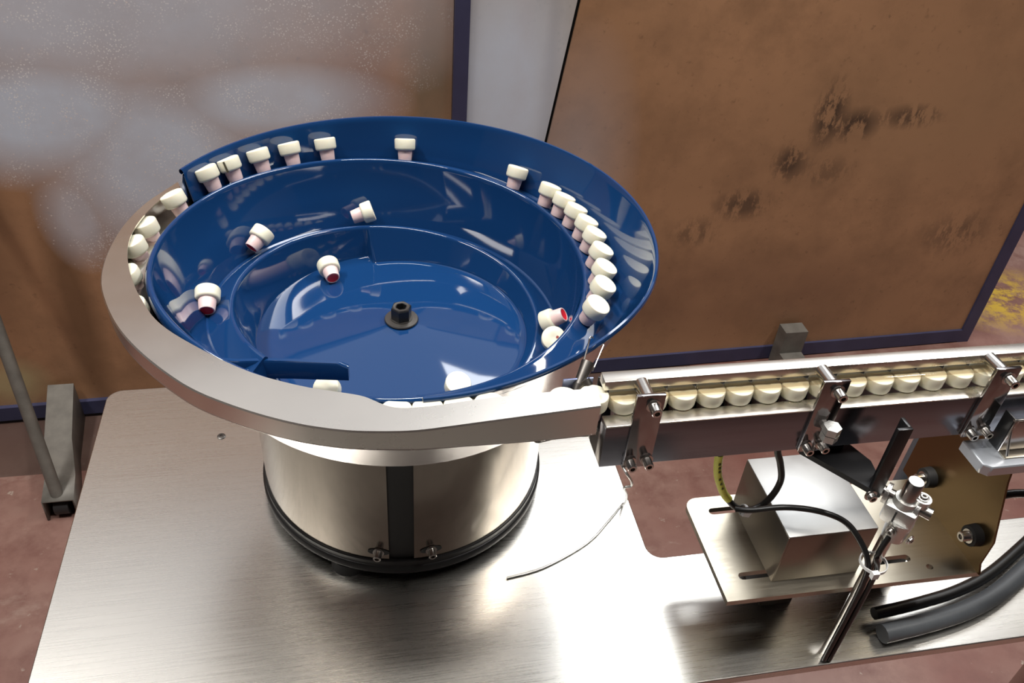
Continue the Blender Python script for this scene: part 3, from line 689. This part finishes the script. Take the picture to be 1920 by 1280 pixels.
# hoses at the lower right corner
for k,(dy,dz,mt_,lb) in enumerate(((0,0,'hose','grey corrugated hose lying lowest at the bottom right corner'),(.022,.006,'hose','thin dark hose running above the grey hose at bottom right'))):
    bm = B(); tube(bm,[(.56,.45+dy,.812+dz),(.62,.456+dy,.812+dz),(.68,.466+dy,.812+dz),(.74,.486+dy,.812+dz),(.83,.53+dy,.812+dz)],.011 if k==0 else .007,12,8); o = obj('hose', bm, 'hose' if k==0 else 'cable'); o['label']=lb; o['category']='hose'; o['group']='hoses at the bottom right'
bm = B(); tube(bm,[(.647,.50,.965),(.68,.49,.985),(.74,.47,.98),(.84,.45,.90),(.90,.445,.805)],.0045,10,8); o = obj('black_hose', bm, 'cable'); o['label']='black hose leaving to the right of the golden bracket'; o['category']='hose'

# ------------------------------------------------------------------ the caps
HP = [(0,.0272),(.0016,.0271),(.004,.0276),(.0118,.0276),(.0129,.0270),(.0134,.0258),(.0131,.0158),(.0126,.0141),(.0114,.0132),(.0092,.0130)]
SP = [(.0094,.0133),(.0092,.0100),(.0084,.0008),(.0080,0),(.0068,0),(.0066,.0008),(.0066,.0035)]
IP = [(.0067,.0004),(.0040,.0010),(.0,.0013)]
def mk_mesh(nm, prof, mat):
    bm = B(); lathe(bm, prof, 28); fix(bm); me = bpy.data.meshes.new(nm); bm.to_mesh(me); bm.free(); me.materials.append(M[mat]); me.shade_smooth(); me.set_sharp_from_angle(angle=D(38)); return me
mh, ms, mi = mk_mesh('head',HP,'cap'), mk_mesh('stem',SP,'stem'), mk_mesh('insert',IP,'red')
proto = [None]
def cap(base, axis, label, group, spin=0):
    axis = Vector(axis).normalized()
    q = axis.to_track_quat('Z','Y').to_matrix().to_4x4()@Matrix.Rotation(spin,4,'Z'); q.translation = Vector(base)
    if proto[0] is None:
        t = bpy.data.objects.new('bottle_cap',None); t.empty_display_size=.01; COL.objects.link(t)
        for n_,me in (('head',mh),('stem',ms),('insert',mi)):
            o = bpy.data.objects.new(n_,me); COL.objects.link(o); o.parent = t
            if n_=='stem': o['label']='pink translucent stem'
            if n_=='insert': o['label']='red insert inside the stem'
        proto[0] = t
    else:
        t = proto[0].copy(); COL.objects.link(t)
        for ch in list(proto[0].children)[:3]:
            if ch.name.split('.')[0] in ('head','stem','insert'):
                c = ch.copy(); COL.objects.link(c); c.parent = t
    t.matrix_world = q
    t['label']=label; t['category']='cap'; t['group']=group
    return t
def oncircle(n, of): return of
ordn = ['first','second','third','fourth','fifth','sixth','seventh','eighth','ninth','tenth','eleventh','twelfth','thirteenth','fourteenth','fifteenth','sixteenth','seventeenth']
RQ = [62.7,72.2,80.4,88.9,96.9,103.5,110.4,116.9,123.6]
g_ = 'white caps standing on the upper blue track'
for i,a in enumerate(RQ):
    t = D(a); r2,z2 = lip2(t); tl = .43
    r = r2+.0095-.0; 
    if i == 0: lab = 'front cap of the crowded curve on the upper blue track, whole round top showing'
    elif i == 8: lab = 'rear cap of the crowded curve at the right of the blue bowl'
    else: lab = '%s cap from the front in the crowded curve at the right of the blue bowl' % ordn[i]
    cap(pol(r,t,z2-.0045),(math.sin(t)*math.sin(tl),-math.cos(t)*math.sin(tl),math.cos(tl)),lab,g_,random.random()*6)
labs = {137.3:'lone cap standing on the upper blue track just left of the crowded curve',174.1:'lone cap standing at the very back middle of the blue bowl',
 197.5:'fifth cap from the left along the back left of the blue rim',208.0:'fourth cap from the left along the back left of the blue rim',217.3:'third cap from the left along the back left of the blue rim',
 226.4:'cap with a dark slit in its head on the upper blue track',233.8:'leftmost cap still on the blue upper track, beside the steel joint'}
for a,lab in labs.items():
    t = D(a); r2,z2 = lip2(t); tl = .43
    c = cap(pol(r2+.0115,t,z2-.006),(math.sin(t)*math.sin(tl),-math.cos(t)*math.sin(tl),math.cos(tl)),lab,g_,random.random()*6)
    if a == 226.4:
        bm = B(); box(bm,(-.0011,-.0139,.0135),(.0011,-.0120,.0262)); 
        me = bpy.data.meshes.new('slit'); bm.to_mesh(me); bm.free(); me.materials.append(M['dark_slit']); o = bpy.data.objects.new('slit',me); COL.objects.link(o); o.parent = c
        ax_ = Vector((math.sin(t)*math.sin(tl),-math.cos(t)*math.sin(tl),math.cos(tl)))
        q = ax_.to_track_quat('Z','Y').to_matrix().to_4x4()
        want = q.inverted().to_3x3()@Vector((-.15,-1,0)); c.matrix_world = Matrix.Translation(c.matrix_world.translation)@q@Matrix.Rotation(math.atan2(want.y,want.x)+PI/2,4,'Z')
# on the steel track at the left
g_ = 'white caps in the curved steel track'
for a,r,z,lab in ((245.0,.2575,1.1260,'cap at the start of the steel track, leaning beside the blue wall joint'),(255.8,.2680,1.1165,'second cap in the curved steel track, just under the flange edge'),(263.8,.2680,1.1165,'third cap in the curved steel track, half under the flange'),
                  (275.5,.2650,1.1165,'fourth cap in the curved steel track, mostly hidden by the flange'),(288,.2620,1.1165,'last cap seen in the curved steel track, only a sliver showing')):
    t = D(a); tl = .45 if a < 250 else .30
    cap(pol(r,t,z),(math.sin(t)*math.sin(tl),-math.cos(t)*math.sin(tl),math.cos(tl)),lab,g_)
g_ = 'white caps in the straight steel exit'
for i,x in enumerate((.0300,.0560,.0825,.1085,.1448,.1735,.2003)):
    cap((x,.5205,1.1165),(0,.03,1),'%s cap from the left behind the bright straight exit flange' % ordn[i],g_)
g_ = 'white caps on the straight linear track'
XS = [.2282,.2560,.2830,.3100,.3370,.3640,.3912,.4200,.4490,.4770,.5045,.5320,.5607,.588,.616,.644,.672]
for i,x in enumerate(XS):
    if i < 2: lab = '%s cap on the straight track, before the first clip plate' % ordn[i] if i==0 else 'cap hidden behind the first clip plate and its standoff'
    elif i < 7: lab = '%s cap right of the first clip plate on the straight track' % ordn[i-2]
    elif i < 8: lab = 'cap behind the middle clip plate of the straight track'
    elif i < 13: lab = '%s cap right of the middle clip plate on the straight track' % ordn[i-8]
    else: lab = '%s cap at the right end of the straight track, by the last clip plate' % ordn[i-13]
    cap((x,.5228,1.1121),(0,0,1),lab,g_)
# loose caps inside the bowl
g_ = 'loose white caps inside the blue bowl'
def loose(centre, head, label):
    h = Vector(head).normalized(); cap(Vector(centre)-h*.0145, h, label, g_)
t = D(190.5); loose(pol(.1835,t,1.0790),(1,.12,.30),'cap lying on its side on the lower track at the back middle')
t = D(233.5); loose(pol(.1955,t,1.0870),(.55,.62,.42),'cap lying with red opening to the lower left, on the left lower track')
t = D(271.5); loose(pol(.2035,t,1.0890),(0,.93,.32),'cap standing tilted with red opening towards the viewer, far left lower track')
loose((-.0255,.8830,1.0435),(-.22,.93,.16),'cap lying on the bowl floor at the back with a round red opening')
t = D(80); loose(pol(.1720,t,1.0560),(-.68,.25,-.55),'cap lying at the right with its red opening pointing up right')
t = D(67); loose(pol(.1745,t,1.0560),(-.15,-.62,.78),'cap with its flat white top facing up and a red dot, lower right track')
c = [o for o in bpy.data.objects if o.type=='EMPTY' and o.get('label','').endswith('lower right track')][0]
bm = B(); cyl(bm,(.004,.001,.0274),(.004,.001,.0279),.0016,n=12); me = bpy.data.meshes.new('dot'); bm.to_mesh(me); bm.free(); me.materials.append(simple('dark_red_dot',(.3,.03,.02),.5)); o = bpy.data.objects.new('red_dot',me); COL.objects.link(o); o.parent = c
loose((-.0290,.6560,1.0500),(-.25,-.55,.78),'cap on the bowl floor below the blue tongue, cut off by the front rim')
loose((.0990,.6480,1.0480),(.1,-.35,.93),'cap at the front of the bowl floor beside the bright reflection')
